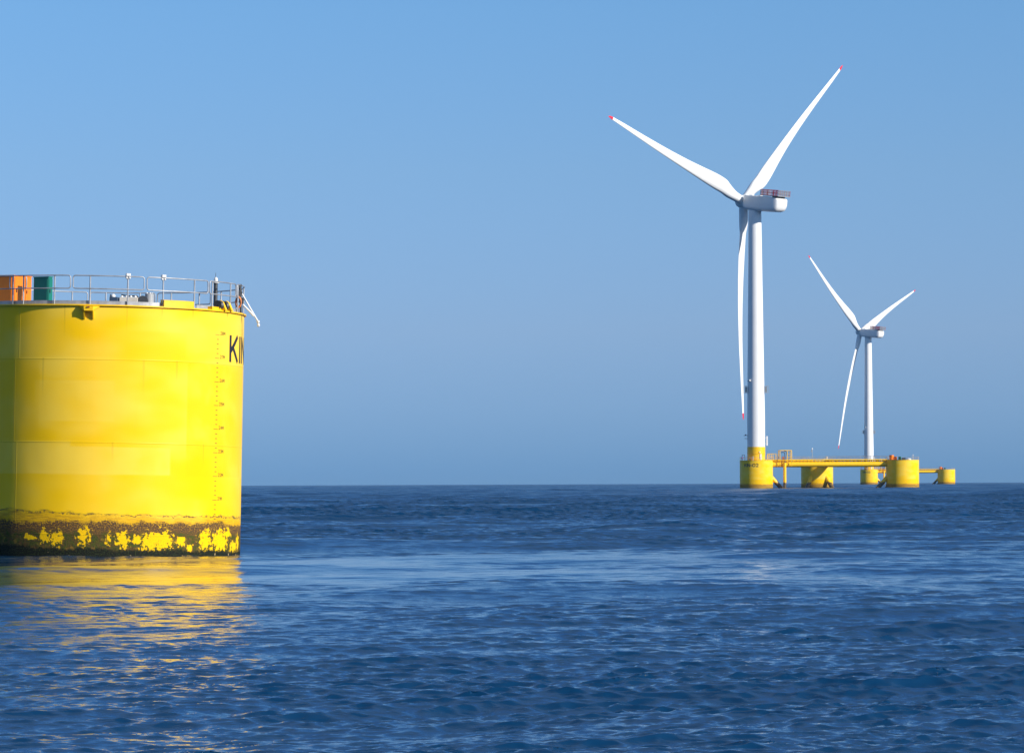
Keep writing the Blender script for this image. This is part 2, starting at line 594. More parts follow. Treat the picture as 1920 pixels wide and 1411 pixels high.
# =================================================================== THE SEA (structure)
def build_sea():
    rng = np.random.default_rng(11)
    radii = [0.5]
    while radii[-1] < 40:
        radii.append(radii[-1] * 1.035)
    while radii[-1] < 130:
        radii.append(radii[-1] * 1.0012)
    while radii[-1] < 700:
        radii.append(radii[-1] + .17)
    st = .17
    while radii[-1] < 3000:
        st = min(st * 1.006, radii[-1] * .002)
        radii.append(radii[-1] + st)
    while radii[-1] < 9000:
        radii.append(radii[-1] * 1.006)
    rr = np.array(radii, dtype=np.float64)
    core = np.linspace(rad(-8.6), rad(8.6), 600)
    side = []
    a, st = rad(8.6), core[1] - core[0]
    while a < pi:
        st = min(st * 1.22, rad(6))
        a += st
        side.append(a)
    side = np.array(side[:-1])
    ang = np.concatenate([-side[::-1], core, side])
    na, nr = len(ang), len(rr)
    dr = np.gradient(rr)
    X = (rr[:, None] * np.sin(ang)[None, :]).astype(np.float32)
    Y = (rr[:, None] * np.cos(ang)[None, :]).astype(np.float32)
    # components
    NC = 190
    lam = np.exp(rng.uniform(math.log(.15), math.log(30), NC))
    wd = atan2(-.90, .43)
    spread = np.interp(np.log(lam), np.log([.2, .8, 2, 6]), [.6, .5, .42, .33])
    th = wd + rng.normal(0, 1, NC) * spread
    k = 2 * pi / lam
    SL = 0.235
    slope = SL * np.sqrt(2.0 / NC) * np.interp(np.log(lam), np.log([.15, .3, .6, 1.2, 2.5, 6, 30]), [1.2, 1.8, 1.35, .62, .44, .44, .32])
    amp = slope / k
    ph = rng.uniform(0, 2 * pi, NC)
    # gusts and slicks: patches where the short waves are stronger or damped
    def lowf(seed, l0, l1, n=14):
        g = np.random.default_rng(seed)
        o = np.zeros_like(X)
        for _ in range(n):
            L = math.exp(g.uniform(math.log(l0), math.log(l1)))
            t = g.uniform(0, 2 * pi)
            o += np.sin((X * cos(t) * .55 + Y * sin(t)) * (2 * pi / L) + g.uniform(0, 6.28)).astype(np.float32)
        return o / sqrt(n / 2)
    gust = np.clip(1.0 + .22 * lowf(3, 6, 40) + .2 * lowf(4, 60, 400), .45, 1.38)
    edge = lowf(5, 10, 50)
    edge2 = lowf(8, 4, 14)
    Yw = Y + 2.0 * edge + .7 * edge2
    near_e = np.clip((Yw + 2.5 * edge2 - 118) / 9.0, 0, 1)
    far_e = np.clip((176 - Y - 4 * edge - 1.5 * edge2) / 14.0, 0, 1)
    fade = np.clip(1.0 - np.clip((X + 8) / 40.0, 0, .5), 0, 1)
    slick = (near_e * far_e * fade * (.86 + .14 * np.clip(edge, -1, 1))).astype(np.float32)
    faint = np.clip(lowf(21, 25, 90) - 1.1, 0, 1) * .6
    calm = np.clip(slick + faint * (Y > 200), 0, 1)
    roughen = (1 + .75 * np.clip((Y - 165) / 60, 0, 1) + .08 * np.clip((100 - Y) / 45, 0, 1)
               - .46 * np.exp(-((Y - 86) / 46) ** 2) * np.exp(-((X + 8) / 7) ** 2)).astype(np.float32)      # windier beyond the slick, sheltered in front of the hull
    lost2 = np.zeros(nr)
    Z = np.zeros_like(X)
    DX = np.zeros_like(X)
    DY = np.zeros_like(X)
    for i in range(NC):
        w = np.clip((lam[i] / dr - 2.3) / 2.0, 0, 1).astype(np.float32)
        lost2 += (slope[i] ** 2 / 2) * (1 - w ** 2)
        rows = np.nonzero(w > 0)[0]
        if len(rows) == 0:
            continue
        j = rows[-1] + 1
        kx, ky = k[i] * cos(th[i]), k[i] * sin(th[i])
        p = (kx * X[:j] + ky * Y[:j] + ph[i]).astype(np.float32)
        if lam[i] < .9:
            f = w[:j, None] * gust[:j] * (1 - .97 * calm[:j])
        elif lam[i] < 2.2:
            f = w[:j, None] * gust[:j] * (1 - .66 * calm[:j])
        elif lam[i] < 5:
            f = w[:j, None] * (.5 + .5 * gust[:j]) * (1 - .4 * calm[:j])
        else:
            f = w[:j, None] * (1 - .3 * calm[:j])
        f = f * np.float32(amp[i]) * roughen[:j]
        Z[:j] += f * np.cos(p)
        s_ = f * np.sin(p)
        DX[:j] -= s_ * np.float32(cos(th[i]) * 1.4)
        DY[:j] -= s_ * np.float32(sin(th[i]) * 1.4)
    Z += drop(X, Y)
    co = np.stack([X + DX, Y + DY, Z], -1).reshape(-1, 3).astype(np.float32)
    idx = np.arange(nr * na).reshape(nr, na)
    q = np.stack([idx[:-1, :-1], idx[:-1, 1:], idx[1:, 1:], idx[1:, :-1]], -1).reshape(-1, 4)
    wrap = np.stack([idx[:-1, -1], idx[:-1, 0], idx[1:, 0], idx[1:, -1]], -1)
    q = np.concatenate([q, wrap])[:, ::-1]
    me = bpy.data.meshes.new('water')
    me.vertices.add(len(co))
    me.vertices.foreach_set('co', co.ravel())
    me.loops.add(q.size)
    me.loops.foreach_set('vertex_index', q.ravel().astype(np.int32))
    me.polygons.add(len(q))
    me.polygons.foreach_set('loop_start', (np.arange(len(q)) * 4).astype(np.int32))
    me.polygons.foreach_set('use_smooth', np.ones(len(q), dtype=bool))
    me.update()
    at_ = me.attributes.new('calm', 'FLOAT', 'POINT')
    at_.data.foreach_set('value', calm.ravel().astype(np.float32))
    lost = np.sqrt(lost2 / 2)[:, None] * (.35 + .65 * gust)     # rms slope per axis not carried by the mesh
    at2 = me.attributes.new('lost', 'FLOAT', 'POINT')
    at2.data.foreach_set('value', lost.ravel().astype(np.float32))
    farr = np.repeat(np.clip((rr - 140) / 900, 0, 1)[:, None] ** .7, na, 1)
    at3 = me.attributes.new('unresolved', 'FLOAT', 'POINT')
    at3.data.foreach_set('value', (lost * farr).ravel().astype(np.float32))
    o = bpy.data.objects.new('water', me)
    col.objects.link(o)
    o['kind'] = 'structure'
    # material
    m, n, l, p = new_mat('sea water')
    b = NB(n, l)
    x, y, z, ob = b.objxyz()

    def attr(nm):
        a_ = n.new('ShaderNodeAttribute')
        a_.attribute_name = nm
        return a_.outputs['Fac']
    calm_, lost_, unres_ = attr('calm'), attr('lost'), attr('unresolved')
    ca, sa = cos(wd), sin(wd)
    al = b.m('ADD', b.m('MULTIPLY', x, ca), b.m('MULTIPLY', y, sa))
    ac = b.m('ADD', b.m('MULTIPLY', x, -sa * .5), b.m('MULTIPLY', y, ca * .5))
    vv = b.vec(al, ac, 0)
    rip = b.noise(vv, 5.5, 3, .6)
    keep = b.m('SUBTRACT', 1.0, b.m('MULTIPLY', calm_, .82))
    rip2 = b.noise(vv, 13.0, 3, .6)
    h = b.m('MULTIPLY', b.m('MULTIPLY_ADD', rip2, .5, rip), b.m('MULTIPLY', keep, .017))
    bn = b.bump(h, 1.0, 1.0)
    # facets of the waves too small for the mesh: random slopes added to the normal
    nt_ = n.new('ShaderNodeTexNoise')
    l.new(vv, nt_.inputs['Vector'])
    nt_.inputs['Scale'].default_value = 1.1
    nt_.inputs['Detail'].default_value = 4
    nt_.inputs['Roughness'].default_value = .6
    sp = n.new('ShaderNodeSeparateXYZ')
    l.new(nt_.outputs['Color'], sp.inputs[0])
    amt = b.m('MULTIPLY', b.m('MULTIPLY', lost_, keep), 3.2)
    off = b.vec(b.m('MULTIPLY', b.m('SUBTRACT', sp.outputs[0], .5), amt), b.m('MULTIPLY', b.m('SUBTRACT', sp.outputs[1], .5), amt), 0)
    va = n.new('ShaderNodeVectorMath'); va.operation = 'ADD'
    l.new(bn, va.inputs[0]); l.new(off, va.inputs[1])
    vn = n.new('ShaderNodeVectorMath'); vn.operation = 'NORMALIZE'
    l.new(va.outputs[0], vn.inputs[0])
    l.new(vn.outputs[0], p.inputs['Normal'])
    p.inputs['Base Color'].default_value = WATER_COL
    # ripples below the mesh and the noise act as microfacets: alpha = sqrt(2) * rms slope
    l.new(b.m('SQRT', b.m('MULTIPLY_ADD', b.m('MULTIPLY', unres_, keep), .5, .003)), p.inputs['Roughness'])
    p.inputs['IOR'].default_value = 1.34
    me.materials.append(m)
    return o


WATER_COL = (0.001, 0.029, 0.084, 1)
sea = build_sea()

# =================================================================== THE NEAR PLATFORM COLUMN
near_base = at(NEAR_PX, 1035, NEAR_D)
near_M = Matrix.Translation((near_base.x, NEAR_D, drop(near_base.x, NEAR_D))) @ Matrix.Rotation(rad(1.12), 4, 'Y') @ Matrix.Rotation(rad(-.7), 4, 'X')
near_inv = near_M.inverted()
ZD = 10.47                                    # deck height above water


def loc_near(px, py, yl):
    """root-local point on the plane yl metres behind the column's axis"""
    return near_inv @ at(px, py, NEAR_D + yl)


def on_deck(px, yl, rz=0.0):
    p = loc_near(px, 565, yl)
    return near_M @ Matrix.Translation((p.x, p.y, ZD)) @ Matrix.Rotation(rz, 4, 'Z')


def hull_mesh(seg=160):
    mb = MB()
    mb.lathe([(COL_R, -9.0), (COL_R, ZD - .06)], seg)
    return mb


def platform_near():
    root = thing('floating_platform', 'huge yellow steel platform column close by, cropped by the left edge of the photo', 'floating platform', near_M, 'floating wind platforms')
    body = hull_mesh(256).build('column', M['hull_near'], root)
    mb = MB()
    mb.lathe([(COL_R, ZD - .06), (COL_R + .09, ZD - .06), (COL_R + .09, ZD), (COL_R - .3, ZD)], 256, smooth=True)
    mb.build('rim', M['yellow'], body)
    MB().lathe([(COL_R - .3, ZD - .005), (0.01, ZD - .005)], 64, smooth=False).build('deck', M['grey'], root)
    # letters
    mb = MB()
    write(mb, 'KIN', view_phi(430, 650), wall_z(431, 671), 1.02, .195, COL_R + .008, .36, 1.05)
    mb.build('lettering', M['black'], body)
    # draft marks
    mb = MB()
    f0 = view_phi(401.5, 623)
    zt = wall_z(404, 623)
    for i in range(0, 41):
        zz = zt - i * .2
        if i % 5 == 0:
            v = 28 - i // 5
            mb.add([cyl(f0, COL_R + .006, zz - .010), cyl(f0 + .30 / COL_R, COL_R + .006, zz - .010), cyl(f0 + .30 / COL_R, COL_R + .006, zz + .010), cyl(f0, COL_R + .006, zz + .010)], [(0, 1, 2, 3)])
            write(mb, '%dM' % v, f0 + .38 / COL_R, zz + .0, 1.0 * .13, .021, COL_R + .006, .35, 1.0)
        else:
            mb.add([cyl(f0 + .02, COL_R + .006, zz - .014), cyl(f0 + .02 + .13 / COL_R, COL_R + .006, zz - .014), cyl(f0 + .02 + .13 / COL_R, COL_R + .006, zz + .014), cyl(f0 + .02, COL_R + .006, zz + .014)], [(0, 1, 2, 3)])
    mb.build('draft_marks', M['mark'], body)
    # railing panels
    RR = COL_R - .02
    pv = [(-38.6, -11.9), (-10.8, 17.4), (18.6, 48.1), (49.1, 71.3), (73, 99)]
    posts = [(-32, -18.4), (-4.1, 10.8), (25.6, 40.6), (51.1, 65.6), (75.2, 89.5)]
    a = 100.2
    while a < 318:
        pv.append((a, a + 27.5)); posts.append((a + 6.5, a + 21)); a += 28.7
    def dk(a):                                   # the deck's centre leans a little to the right
        if abs(a) > 88:
            return a
        return deg(view_phi(186 + 266 * sin(rad(a)) * (1 + .03 * cos(rad(a))), 565)) - 5.9
    pv = [(dk(u_), dk(v_)) for u_, v_ in pv]
    posts = [tuple(dk(q) for q in ps) for ps in posts]
    for ip, ((a0, a1), ps) in enumerate(zip(pv, posts)):
        mb = MB()
        rail_panel(mb, rad(a0 + 5.9), rad(a1 + 5.9), ZD, RR, [rad(q + 5.9) for q in ps])
        rl = mb.build('railing', M['galv'], root)
        if ip in (1, 2):                      # marker lights on two of the posts
            q = rad((ps[1] if ip == 1 else ps[0]) + 5.9)
            lm = MB()
            p = cyl(q, RR, ZD + 1.27)
            lm.box(p, (.2, .14, .11), q, .03)
            for s in (-1, 1):
                lm.ball(p + Vector((cos(q) * .062 * s, sin(q) * .062 * s, -.13)), .05, 10)
            lm.build('marker_light', M['offwhite'], rl)
    # toe boards
    mb = MB()
    for (a0, a1) in ((-75, 25.2), (41, 51.5), (66, 360 - 76)):
        n = int((a1 - a0) / 3) + 1
        ri, ro = RR - .10, RR - .085
        r0, r1 = [], []
        pts, fs = [], []
        for i in range(n + 1):
            f = rad(a0 + (a1 - a0) * i / n + 5.9)
            pts += [cyl(f, ro, ZD), cyl(f, ro, ZD + .16), cyl(f, ri, ZD + .16), cyl(f, ri, ZD)]
        for i in range(n):
            for k in range(3):
                fs.append((i * 4 + k, i * 4 + 4 + k, i * 4 + 5 + k, i * 4 + 1 + k))
        mb.add(pts, fs)
    mb.build('toe_board', M['galv'], root)
    # bracket below the rim: gusset shelf with two legs
    f = view_phi(165, 575)
    T = Matrix.Rotation(f, 4, 'Z')
    mb = MB()
    o = .28
    shelf = [(-.46, 0), (.46, 0), (.16, -.0), (-.16, 0)]
    y0 = -COL_R
    top = [(-.47, y0 - .02, ZD - .075), (.47, y0 - .02, ZD - .075), (.20, y0 - o, ZD - .085), (-.20, y0 - o, ZD - .085)]
    bot = [(-.42, y0 - .01, ZD - .12), (.42, y0 - .01, ZD - .12), (.18, y0 - o, ZD - .28), (-.18, y0 - o, ZD - .28)]
    mb.add([T @ Vector(v) for v in top + bot], [(0, 3, 2, 1), (4, 5, 6, 7), (0, 1, 5, 4), (1, 2, 6, 5), (2, 3, 7, 6), (3, 0, 4, 7)])
    for s in (-1, 1):
        xs = s * .18
        pts = [(xs - .025, y0 + .02, ZD - .12), (xs - .025, y0 - o + .01, ZD - .23), (xs - .025, y0 - .05, ZD - .62), (xs - .025, y0 + .02, ZD - .62)]
        pts += [(p[0] + .05, p[1], p[2]) for p in pts]
        mb.add([T @ Vector(v) for v in pts], [(0, 1, 2, 3), (7, 6, 5, 4), (0, 4, 5, 1), (1, 5, 6, 2), (2, 6, 7, 3)])
    mb.build('bracket', M['yellow'], root)
    mb = MB()
    mb.tube([T @ Vector((-.06, y0 - o - .01, ZD - .14)), T @ Vector((.05, y0 - o - .01, ZD - .12))], .035, 8)
    mb.build('shackle', M['rust'], root)
    # yellow raised coaming plate
    mb = MB()
    f0, f1 = view_phi(303.5, 570), view_phi(358.5, 570)
    n = 8
    pts, fs = [], []
    for i in range(n + 1):
        f = f0 + (f1 - f0) * i / n
        for r, z in ((COL_R + .10, ZD - .05), (COL_R + .10, ZD + .27), (COL_R - .25, ZD + .30), (COL_R - .25, ZD - .05)):
            pts.append(cyl(f, r, z))
    for i in range(n):
        for k in range(4):
            fs.append((i * 4 + k, i * 4 + 4 + k, i * 4 + 4 + (k + 1) % 4, i * 4 + (k + 1) % 4))
    fs += [(0, 1, 2, 3), (n * 4 + 3, n * 4 + 2, n * 4 + 1, n * 4)]
    mb.add(pts, fs)
    mb.build('coaming', M['yellow'], root)
    # chain fairlead: two yellow cheeks with a dark sheave between, on a yellow foot
    f = view_phi(421, 575)
    T = Matrix.Rotation(f, 4, 'Z') @ Matrix.Translation((0, -COL_R + .1, ZD))
    mb = MB()
    for s in (-1, 1):
        xs = s * .26
        prof = [(-.30, 0), (.22, 0), (.2, .2), (.12, .36), (0, .44), (-.12, .36), (-.2, .2)]
        pts = [T @ Vector((xs - .07, y, z)) for y, z in prof] + [T @ Vector((xs + .07, y, z)) for y, z in prof]
        k = len(prof)
        mb.add(pts, [tuple(range(k))[::-1], tuple(range(k, 2 * k))] + [(i, (i + 1) % k, k + (i + 1) % k, k + i) for i in range(k)])
    mb.box((-.75, .05, .06), (.8, .3, .13), mat=T)
    fl = mb.build('fairlead', M['yellow'], root)
    mb = MB()
    for cx in (-.46, .0):
        A = T @ Matrix.Translation((cx, -.02, .22)) @ Matrix.Rotation(rad(90), 4, 'Y')
        mb.lathe([(.02, -.10), (.2, -.10), (.13, 0), (.2, .10), (.02, .10)], 18, mat=A)
    mb.build('sheave', M['dark'], fl)
    return root


near = platform_near()

# --- loose deck gear on the near column
def cabinet(name, label, cat, M4, w, d, h, mat, doors=True, group=None):
    """steel cabinet: body on a skid, door leaf with handle on its right face"""
    r = thing(name, label, cat, M4, group)
    MB().box((0, 0, h / 2 + .06), (w, d, h), 0, .02).build('body', mat, r)
    MB().box((0, 0, h + .075), (w + .05, d + .05, .03), 0, .02).build('lid', mat, r)
    mb = MB()
    mb.box((0, 0, .03), (w * .9, d * .9, .06))
    mb.build('skid', M['dark'], r)
    if doors:
        dr = MB().box((w / 2 + .012, 0, h / 2 + .06), (.024, d * .86, h * .88), 0, .01).build('door', mat, r)
        MB().box((w / 2 + .045, -d * .3, h / 2 + .1), (.04, .03, .14)).build('handle', M['dark'], dr)
        fd = MB().box((0, -d / 2 - .012, h / 2 + .06), (w * .86, .024, h * .88), 0, .01).build('side_panel', mat, r)
    return r


YAW = rad(-30)
def cab_at(px, py, yl, w, d, front_right=False):
    """deck matrix that puts the cabinet's nearest vertical edge at this photo column"""
    p = loc_near(px, py, yl)
    Rm = Matrix.Rotation(YAW, 4, 'Z')
    c = Vector((p.x, p.y, ZD)) - Rm @ Vector((w / 2, -d / 2, 0))
    return near_M @ Matrix.Translation(c) @ Rm


cabinet('orange_cabinet', 'bigger orange cabinet behind the railing, at the left edge of the near column deck', 'cabinet', cab_at(25, 560, -1.6, 1.5, .82), 1.5, .82, 1.36, M['orange'], group='deck cabinets')
cabinet('orange_cabinet', 'narrow orange cabinet between the bigger orange one and the green one, near deck', 'cabinet', cab_at(46, 560, -.1, .9, .48), .9, .48, 1.42, M['orange'], group='deck cabinets')
cabinet('green_cabinet', 'dark green cabinet behind the railing of the near yellow column', 'cabinet', cab_at(90.5, 560, -2.2, .80, .28), .80, .28, 1.28, M['green'], group='deck cabinets')

g = thing('winch', 'grey and beige winch skid with dark motor on the near column deck', 'winch', on_deck(240, -3.2))
MB().box((0, 0, .07), (2.3, .8, .14)).build('skid', M['galv'], g)
MB().box((-.58, 0, .30), (.36, .6, .32), 0, .03).build('motor_housing', M['navy'], g)
MB().box((.05, 0, .30), (.78, .62, .32), 0, .02).build('gearbox', M['beige'], g)
for i in range(4):
    MB().ball((-.25 + i * .19, -.1, .485), .06, 10).build('light_globe', M['offwhite'], g)
mb = MB()
A = Matrix.Translation((.64, 0, .34)) @ Matrix.Rotation(rad(90), 4, 'X')
mb.lathe([(.01, -.25), (.2, -.25), (.2, -.22), (.1, -.2), (.1, .2), (.2, .22), (.2, .25), (.01, .25)], 20, mat=A)
mb.build('drum', M['dark'], g)
mb = MB()
mb.tube([(-.3, .2, .46), (-.3, .2, .58), (0, .2, .54), (.35, .2, .55), (.45, .2, .42)], .035, 8)
mb.build('hydraulic_pipe', M['dark'], g)

g = thing('dish', 'small white dome dish on the left end of the grey winch', 'dish', on_deck(212, -3.4))
MB().tube([(0, 0, 0), (0, 0, .44)], .03, 8).build('stem', M['dark'], g)
MB().ball((0, 0, .50), .10, 14).build('dome', M['offwhite'], g)
MB().box((-.115, .03, .50), (.03, .16, .16), 0, .02).build('back_plate', M['dark'], g)

g = thing('vent', 'upright grey vent drum with side duct on a round hatch, near deck', 'vent', on_deck(280, -2.4))
MB().lathe([(.55, 0), (.55, .16), (.42, .25), (.01, .28)], 32).build('hatch', M['offwhite'], g)
MB().lathe([(.19, .2), (.19, .66), (.165, .68), (.01, .69)], 28).build('drum', M['grey'], g)
MB().tube([(-.34, -.05, .42), (0, -.05, .36)], .09, 12).build('duct', M['grey'], g)
for i in range(5):
    MB().ball((.13 * cos(i * 1.25), .13 * sin(i * 1.25), .71), .03, 8).build('bolt', M['offwhite'], g)

g = thing('signal_mast', 'dark upright post with white lantern inside the railing of the near column', 'mast', on_deck(404, -2.0))
MB().lathe([(.01, 0), (.13, 0), (.13, .04), (.085, .05), (.085, 1.20), (.01, 1.2)], 18).build('post', M['dark'], g)
lt = MB().lathe([(.14, 1.2), (.15, 1.23), (.12, 1.26), (.085, 1.28), (.085, 1.38), (.05, 1.45), (.01, 1.46)], 18).build('lantern', M['offwhite'], g)
MB().tube([(-.01, 0, 1.45), (-.01, 0, 1.64)], .01, 6).build('spike', M['dark'], g)

# white fender davit hanging over the right of the rim, with its post and hose
pa, pb = loc_near(454, 551, -.6), loc_near(455.5, 571, -.9)
tip = loc_near(484, 603, -.9)
mid_ = pb.lerp(tip, .6)
g = thing('davit', 'white twin arm davit hanging over the right rim of the near column', 'davit', near_M @ Matrix.Translation((pb.x - .05, pb.y, ZD)))
org = Vector((pb.x - .05, pb.y, ZD))
mb = MB()
mb.tube([pa - org, loc_near(470, 579, -.8) - org, tip - org], .036, 10)
mb.build('upper_arm', M['white'], g)
mb = MB()
mb.tube([pb - org, loc_near(471, 586.5, -.9) - org, loc_near(476, 592.5, -.9) - org], .04, 10)
mb.build('lower_arm', M['white'], g)
mb = MB()
mb.ball(tip - org + Vector((.0, 0, .0)), .07, 10)
mb.tube([tip - org, tip - org + Vector((.02, 0, -.1))], .03, 8)
mb.ball(tip - org + Vector((.02, 0, -.15)), .08, 10, (.8, .8, 1))
mb.build('end_block', M['offwhite'], g)
mb = MB()
mb.tube([Vector((-.02, -.02, 0)), Vector((-.08, 0, 1.1))], .05, 8)
mb.box((-.09, 0, 1.16), (.13, .12, .16), .3, .02)
mb.box((-.09, -.02, .84), (.12, .14, .26), .2, .02)
mb.box((-.02, -.02, .55), (.2, .16, .22), .1, .02)
mb.tube([Vector((-.16, 0, 1.1)), Vector((.0, 0, .9)), Vector((-.05, 0, .5)), Vector((.04, 0, .4))], .025, 6)
mb.build('post', M['dark'], g)
g2 = thing('hose', 'orange hose coiled on the dark davit post at the right rim', 'hose', near_M @ Matrix.Translation(org + Vector((-.14, -.14, .0))))
mb = MB()
pts = []
for i in range(40):
    a = i / 39 * 4 * pi
    pts.append(Vector((.12 * sin(a) + .01 * i / 39, -.05 - .002 * i, .50 + .2 * cos(a) - .1 * i / 39)))
mb.tube(pts, .026, 7)
mb.tube([(0, 0, .72), (-.07, 0, .6), (-.05, 0, .35), (.02, 0, .16), (.1, 0, .3)], .022, 7)
mb.build('coil', M['hose'], g2)

# =================================================================== FLOATING PLATFORMS FURTHER OUT
PC, PB = Vector((54.7, 5.6, 0)), Vector((26.2, 48.8, 0))
D2 = FPX / 5.06
D3 = FPX / 2.68


def platform_far(number, base, label):
    root = thing('floating_platform', label, 'floating platform', Matrix.Translation(base), 'floating wind platforms')
    ctr = {'a': Vector((0, 0, 0)), 'b': PB, 'c': PC}
    hm = None
    for key in 'abc':
        if hm is None:
            o = hull_mesh(96).build('column', M['hull'], root)
            hm = o
        else:
            o = bpy.data.objects.new('column', hm.data)
            col.objects.link(o)
            o.parent = root
        o.location = ctr[key]
        o.rotation_euler = (0, 0, {'a': 0, 'b': 2.1, 'c': -1.0}[key])
        mb = MB()
        mb.lathe([(COL_R, ZD - .06), (COL_R + .09, ZD - .06), (COL_R + .09, ZD), (.01, ZD)], 96, smooth=False)
        mb.build('deck', M['yellow'], o)
        # railing round the deck, open where the walkways arrive
        mb = MB()
        for i in range(14):
            f0 = 2 * pi * i / 14 + .1
            if key == 'c' and 0 <= i < 3:
                continue
            rail_panel(mb, f0, f0 + 2 * pi / 14 - .03, ZD, COL_R - .05, [f0 + .1, f0 + .33], rt=.03, rp=.035, seg=5)
        mb.build('railing', M['galv'], o)
    ca = [c for c in root.children if c.name.startswith('column') and c.location.length < .1][0]
    mb = MB()
    write(mb, 'KIN-' + number, rad(-48), ZD - 2.35, 1.08, .24, COL_R + .02, .30, .98)
    mb.build('lettering', M['black'], ca)
    # truss beams with walkway between the columns
    for i, (p, q) in enumerate(((ctr['a'], ctr['c']), (ctr['a'], ctr['b']), (ctr['b'], ctr['c']))):
        d = (q - p).normalized()
        L = (q - p).length - 2 * COL_R
        ang = atan2(d.y, d.x)
        T = Matrix.Translation(p + d * COL_R + Vector((0, 0, 0))) @ Matrix.Rotation(ang, 4, 'Z')
        mb = MB()
        mb.tube([T @ Vector((-.3, 0, 8.95)), T @ Vector((L + .3, 0, 8.95))], .98, 24)
        bm_ = mb.build('beam', M['yellow'], root)
        mb = MB()
        for s in (-1, 1):
            mb.box((L / 2, s * .95, 10.62), (L, .12, .36), mat=T)
            k = int(L / 1.35)
            for j in range(k):
                xx = (j + .5) * L / k
                pts = [(xx - .06, s * .9, 10.44), (xx - .06, s * .9, 10.1), (xx - .06, s * .45, 9.75), (xx - .06, s * .2, 9.9), (xx - .06, s * .2, 10.44)]
                pts += [(a + .12, b_, c) for a, b_, c in pts]
                n_ = 5
                mb.add([T @ Vector(v) for v in pts], [tuple(range(n_)), tuple(range(n_, 2 * n_))[::-1]] + [(t, (t + 1) % n_, n_ + (t + 1) % n_, n_ + t) for t in range(n_)])
        mb.box((L / 2, 0, 10.5), (L, 1.76, .08), mat=T)
        mb.build('walkway', M['yellow'], bm_)
        mb = MB()
        for s in (-1, 1):
            for hgt in (.55, 1.12):
                mb.tube([T @ Vector((.2, s * .95, 10.8 + hgt)), T @ Vector((L - .2, s * .95, 10.8 + hgt))], .035, 5)
            k = int(L / 1.9)
            for j in range(k + 1):
                xx = .2 + (L - .4) * j / k
                mb.tube([T @ Vector((xx, s * .95, 10.78)), T @ Vector((xx, s * .95, 11.92))], .035, 5)
        mb.build('railing', M['galv'], bm_)
    # inclined braces that run from each column down below the water
    for p, qs in (('a', 'cb'), ('b', 'ac'), ('c', 'ab')):
        for qk in qs:
            d = (ctr[qk] - ctr[p]).normalized()
            s0 = ctr[p] + d * (COL_R - .6) + Vector((0, 0, 4.3))
            s1 = ctr[p] + d * (COL_R + 8.5) + Vector((0, 0, -5.6))
            mb = MB()
            mb.tube([s0, s1], .78, 18)
            mb.build('brace', M['yellow_tube'], root)
    # access frame, caged ladder and caisson beside the turbine column
    dac = PC.normalized()
    ang = atan2(dac.y, dac.x)
    T = Matrix.Translation((0, 0, 0)) @ Matrix.Rotation(ang, 4, 'Z')
    mb = MB()
    y0 = -1.75
    for xx, z0 in ((8.6, 8.2), (12.95, 8.3)):
        mb.tube([T @ Vector((xx, y0, z0)), T @ Vector((xx, y0, 13.9)), T @ Vector((xx + (.2 if xx < 10 else -.2), y0, 14.1))], .15, 8)
        mb.tube([T @ Vector((xx, y0 + 3.2, 10.4)), T @ Vector((xx, y0 + 3.2, 14.1)), T @ Vector((xx, y0, 14.1))], .14, 8)
    for xx in (11.35,):
        mb.tube([T @ Vector((xx, y0, 9.4)), T @ Vector((xx, y0, 14.1))], .13, 8)
    mb.tube([T @ Vector((8.6, y0, 14.1)), T @ Vector((12.95, y0, 14.1))], .15, 8)
    mb.tube([T @ Vector((8.6, y0 + 3.2, 14.1)), T @ Vector((12.95, y0 + 3.2, 14.1))], .14, 8)
    for zz in (11.6, 12.8):
        mb.tube([T @ Vector((11.35, y0, zz)), T @ Vector((12.95, y0, zz))], .06, 6)
    mb.tube([T @ Vector((8.6, y0, 10.5)), T @ Vector((12.95, y0, 10.5))], .12, 6)
    fr = mb.build('access_frame', M['yellow'], root)
    mb = MB()
    mb.tube([T @ Vector((9.0, y0 + .4, 13.3)), T @ Vector((9.8, y0 + .3, 13.5)), T @ Vector((10.4, y0 + .2, 13.2)), T @ Vector((10.55, y0 + .1, 11.5)), T @ Vector((10.5, y0, 9.3))], .14, 7)
    mb.box((10.5, y0 + .3, 13.9), (.5, .5, .5), mat=T)
    mb.tube([T @ Vector((10.9, y0 + .4, 13.9)), T @ Vector((11.6, y0 + .4, 11.2))], .07, 6)
    mb.build('cable', M['dark'], fr)
    mb = MB()
    mb.box((9.9, y0 + .4, 11.3), (.7, .5, 1.0), mat=T)
    mb.build('hose_reel', M['rust'], fr)
    mb = MB()
    mb.tube([T @ Vector((10.35, y0, -5)), T @ Vector((10.35, y0, 9.5))], .58, 20)
    mb.box((10.35, y0 + .7, 8.6), (.9, 1.2, .6), mat=T)
    mb.box((10.35, y0 + .6, 4.6), (.3, .9, .4), mat=T)
    mb.build('caisson', M['yellow_tube'], root)
    # ladder cage on the turbine column deck
    mb = MB()
    for j in range(4):
        xx = 4.15 + j * .62
        mb.tube([T @ Vector((xx, -1.6, ZD)), T @ Vector((xx, -1.6, ZD + 2.25)), T @ Vector((xx + .05, -.4, ZD + 2.5))], .09, 6)
    mb.tube([T @ Vector((3.8, -1.6, ZD)), T @ Vector((3.85, -1.6, ZD + 1.9)), T @ Vector((4.15, -1.6, ZD + 2.35)), T @ Vector((7.3, -1.6, ZD + 2.4))], .1, 6)
    mb.tube([T @ Vector((3.85, -1.6, ZD + 1.2)), T @ Vector((6.05, -1.6, ZD + 1.2))], .06, 6)
    for j in range(3):
        mb.tube([T @ Vector((7.0 + .45 * j, -1.2, ZD)), T @ Vector((7.0 + .45 * j, -1.2, ZD + 2.3))], .07, 6)
    mb.build('ladder_cage', M['yellow'], root)
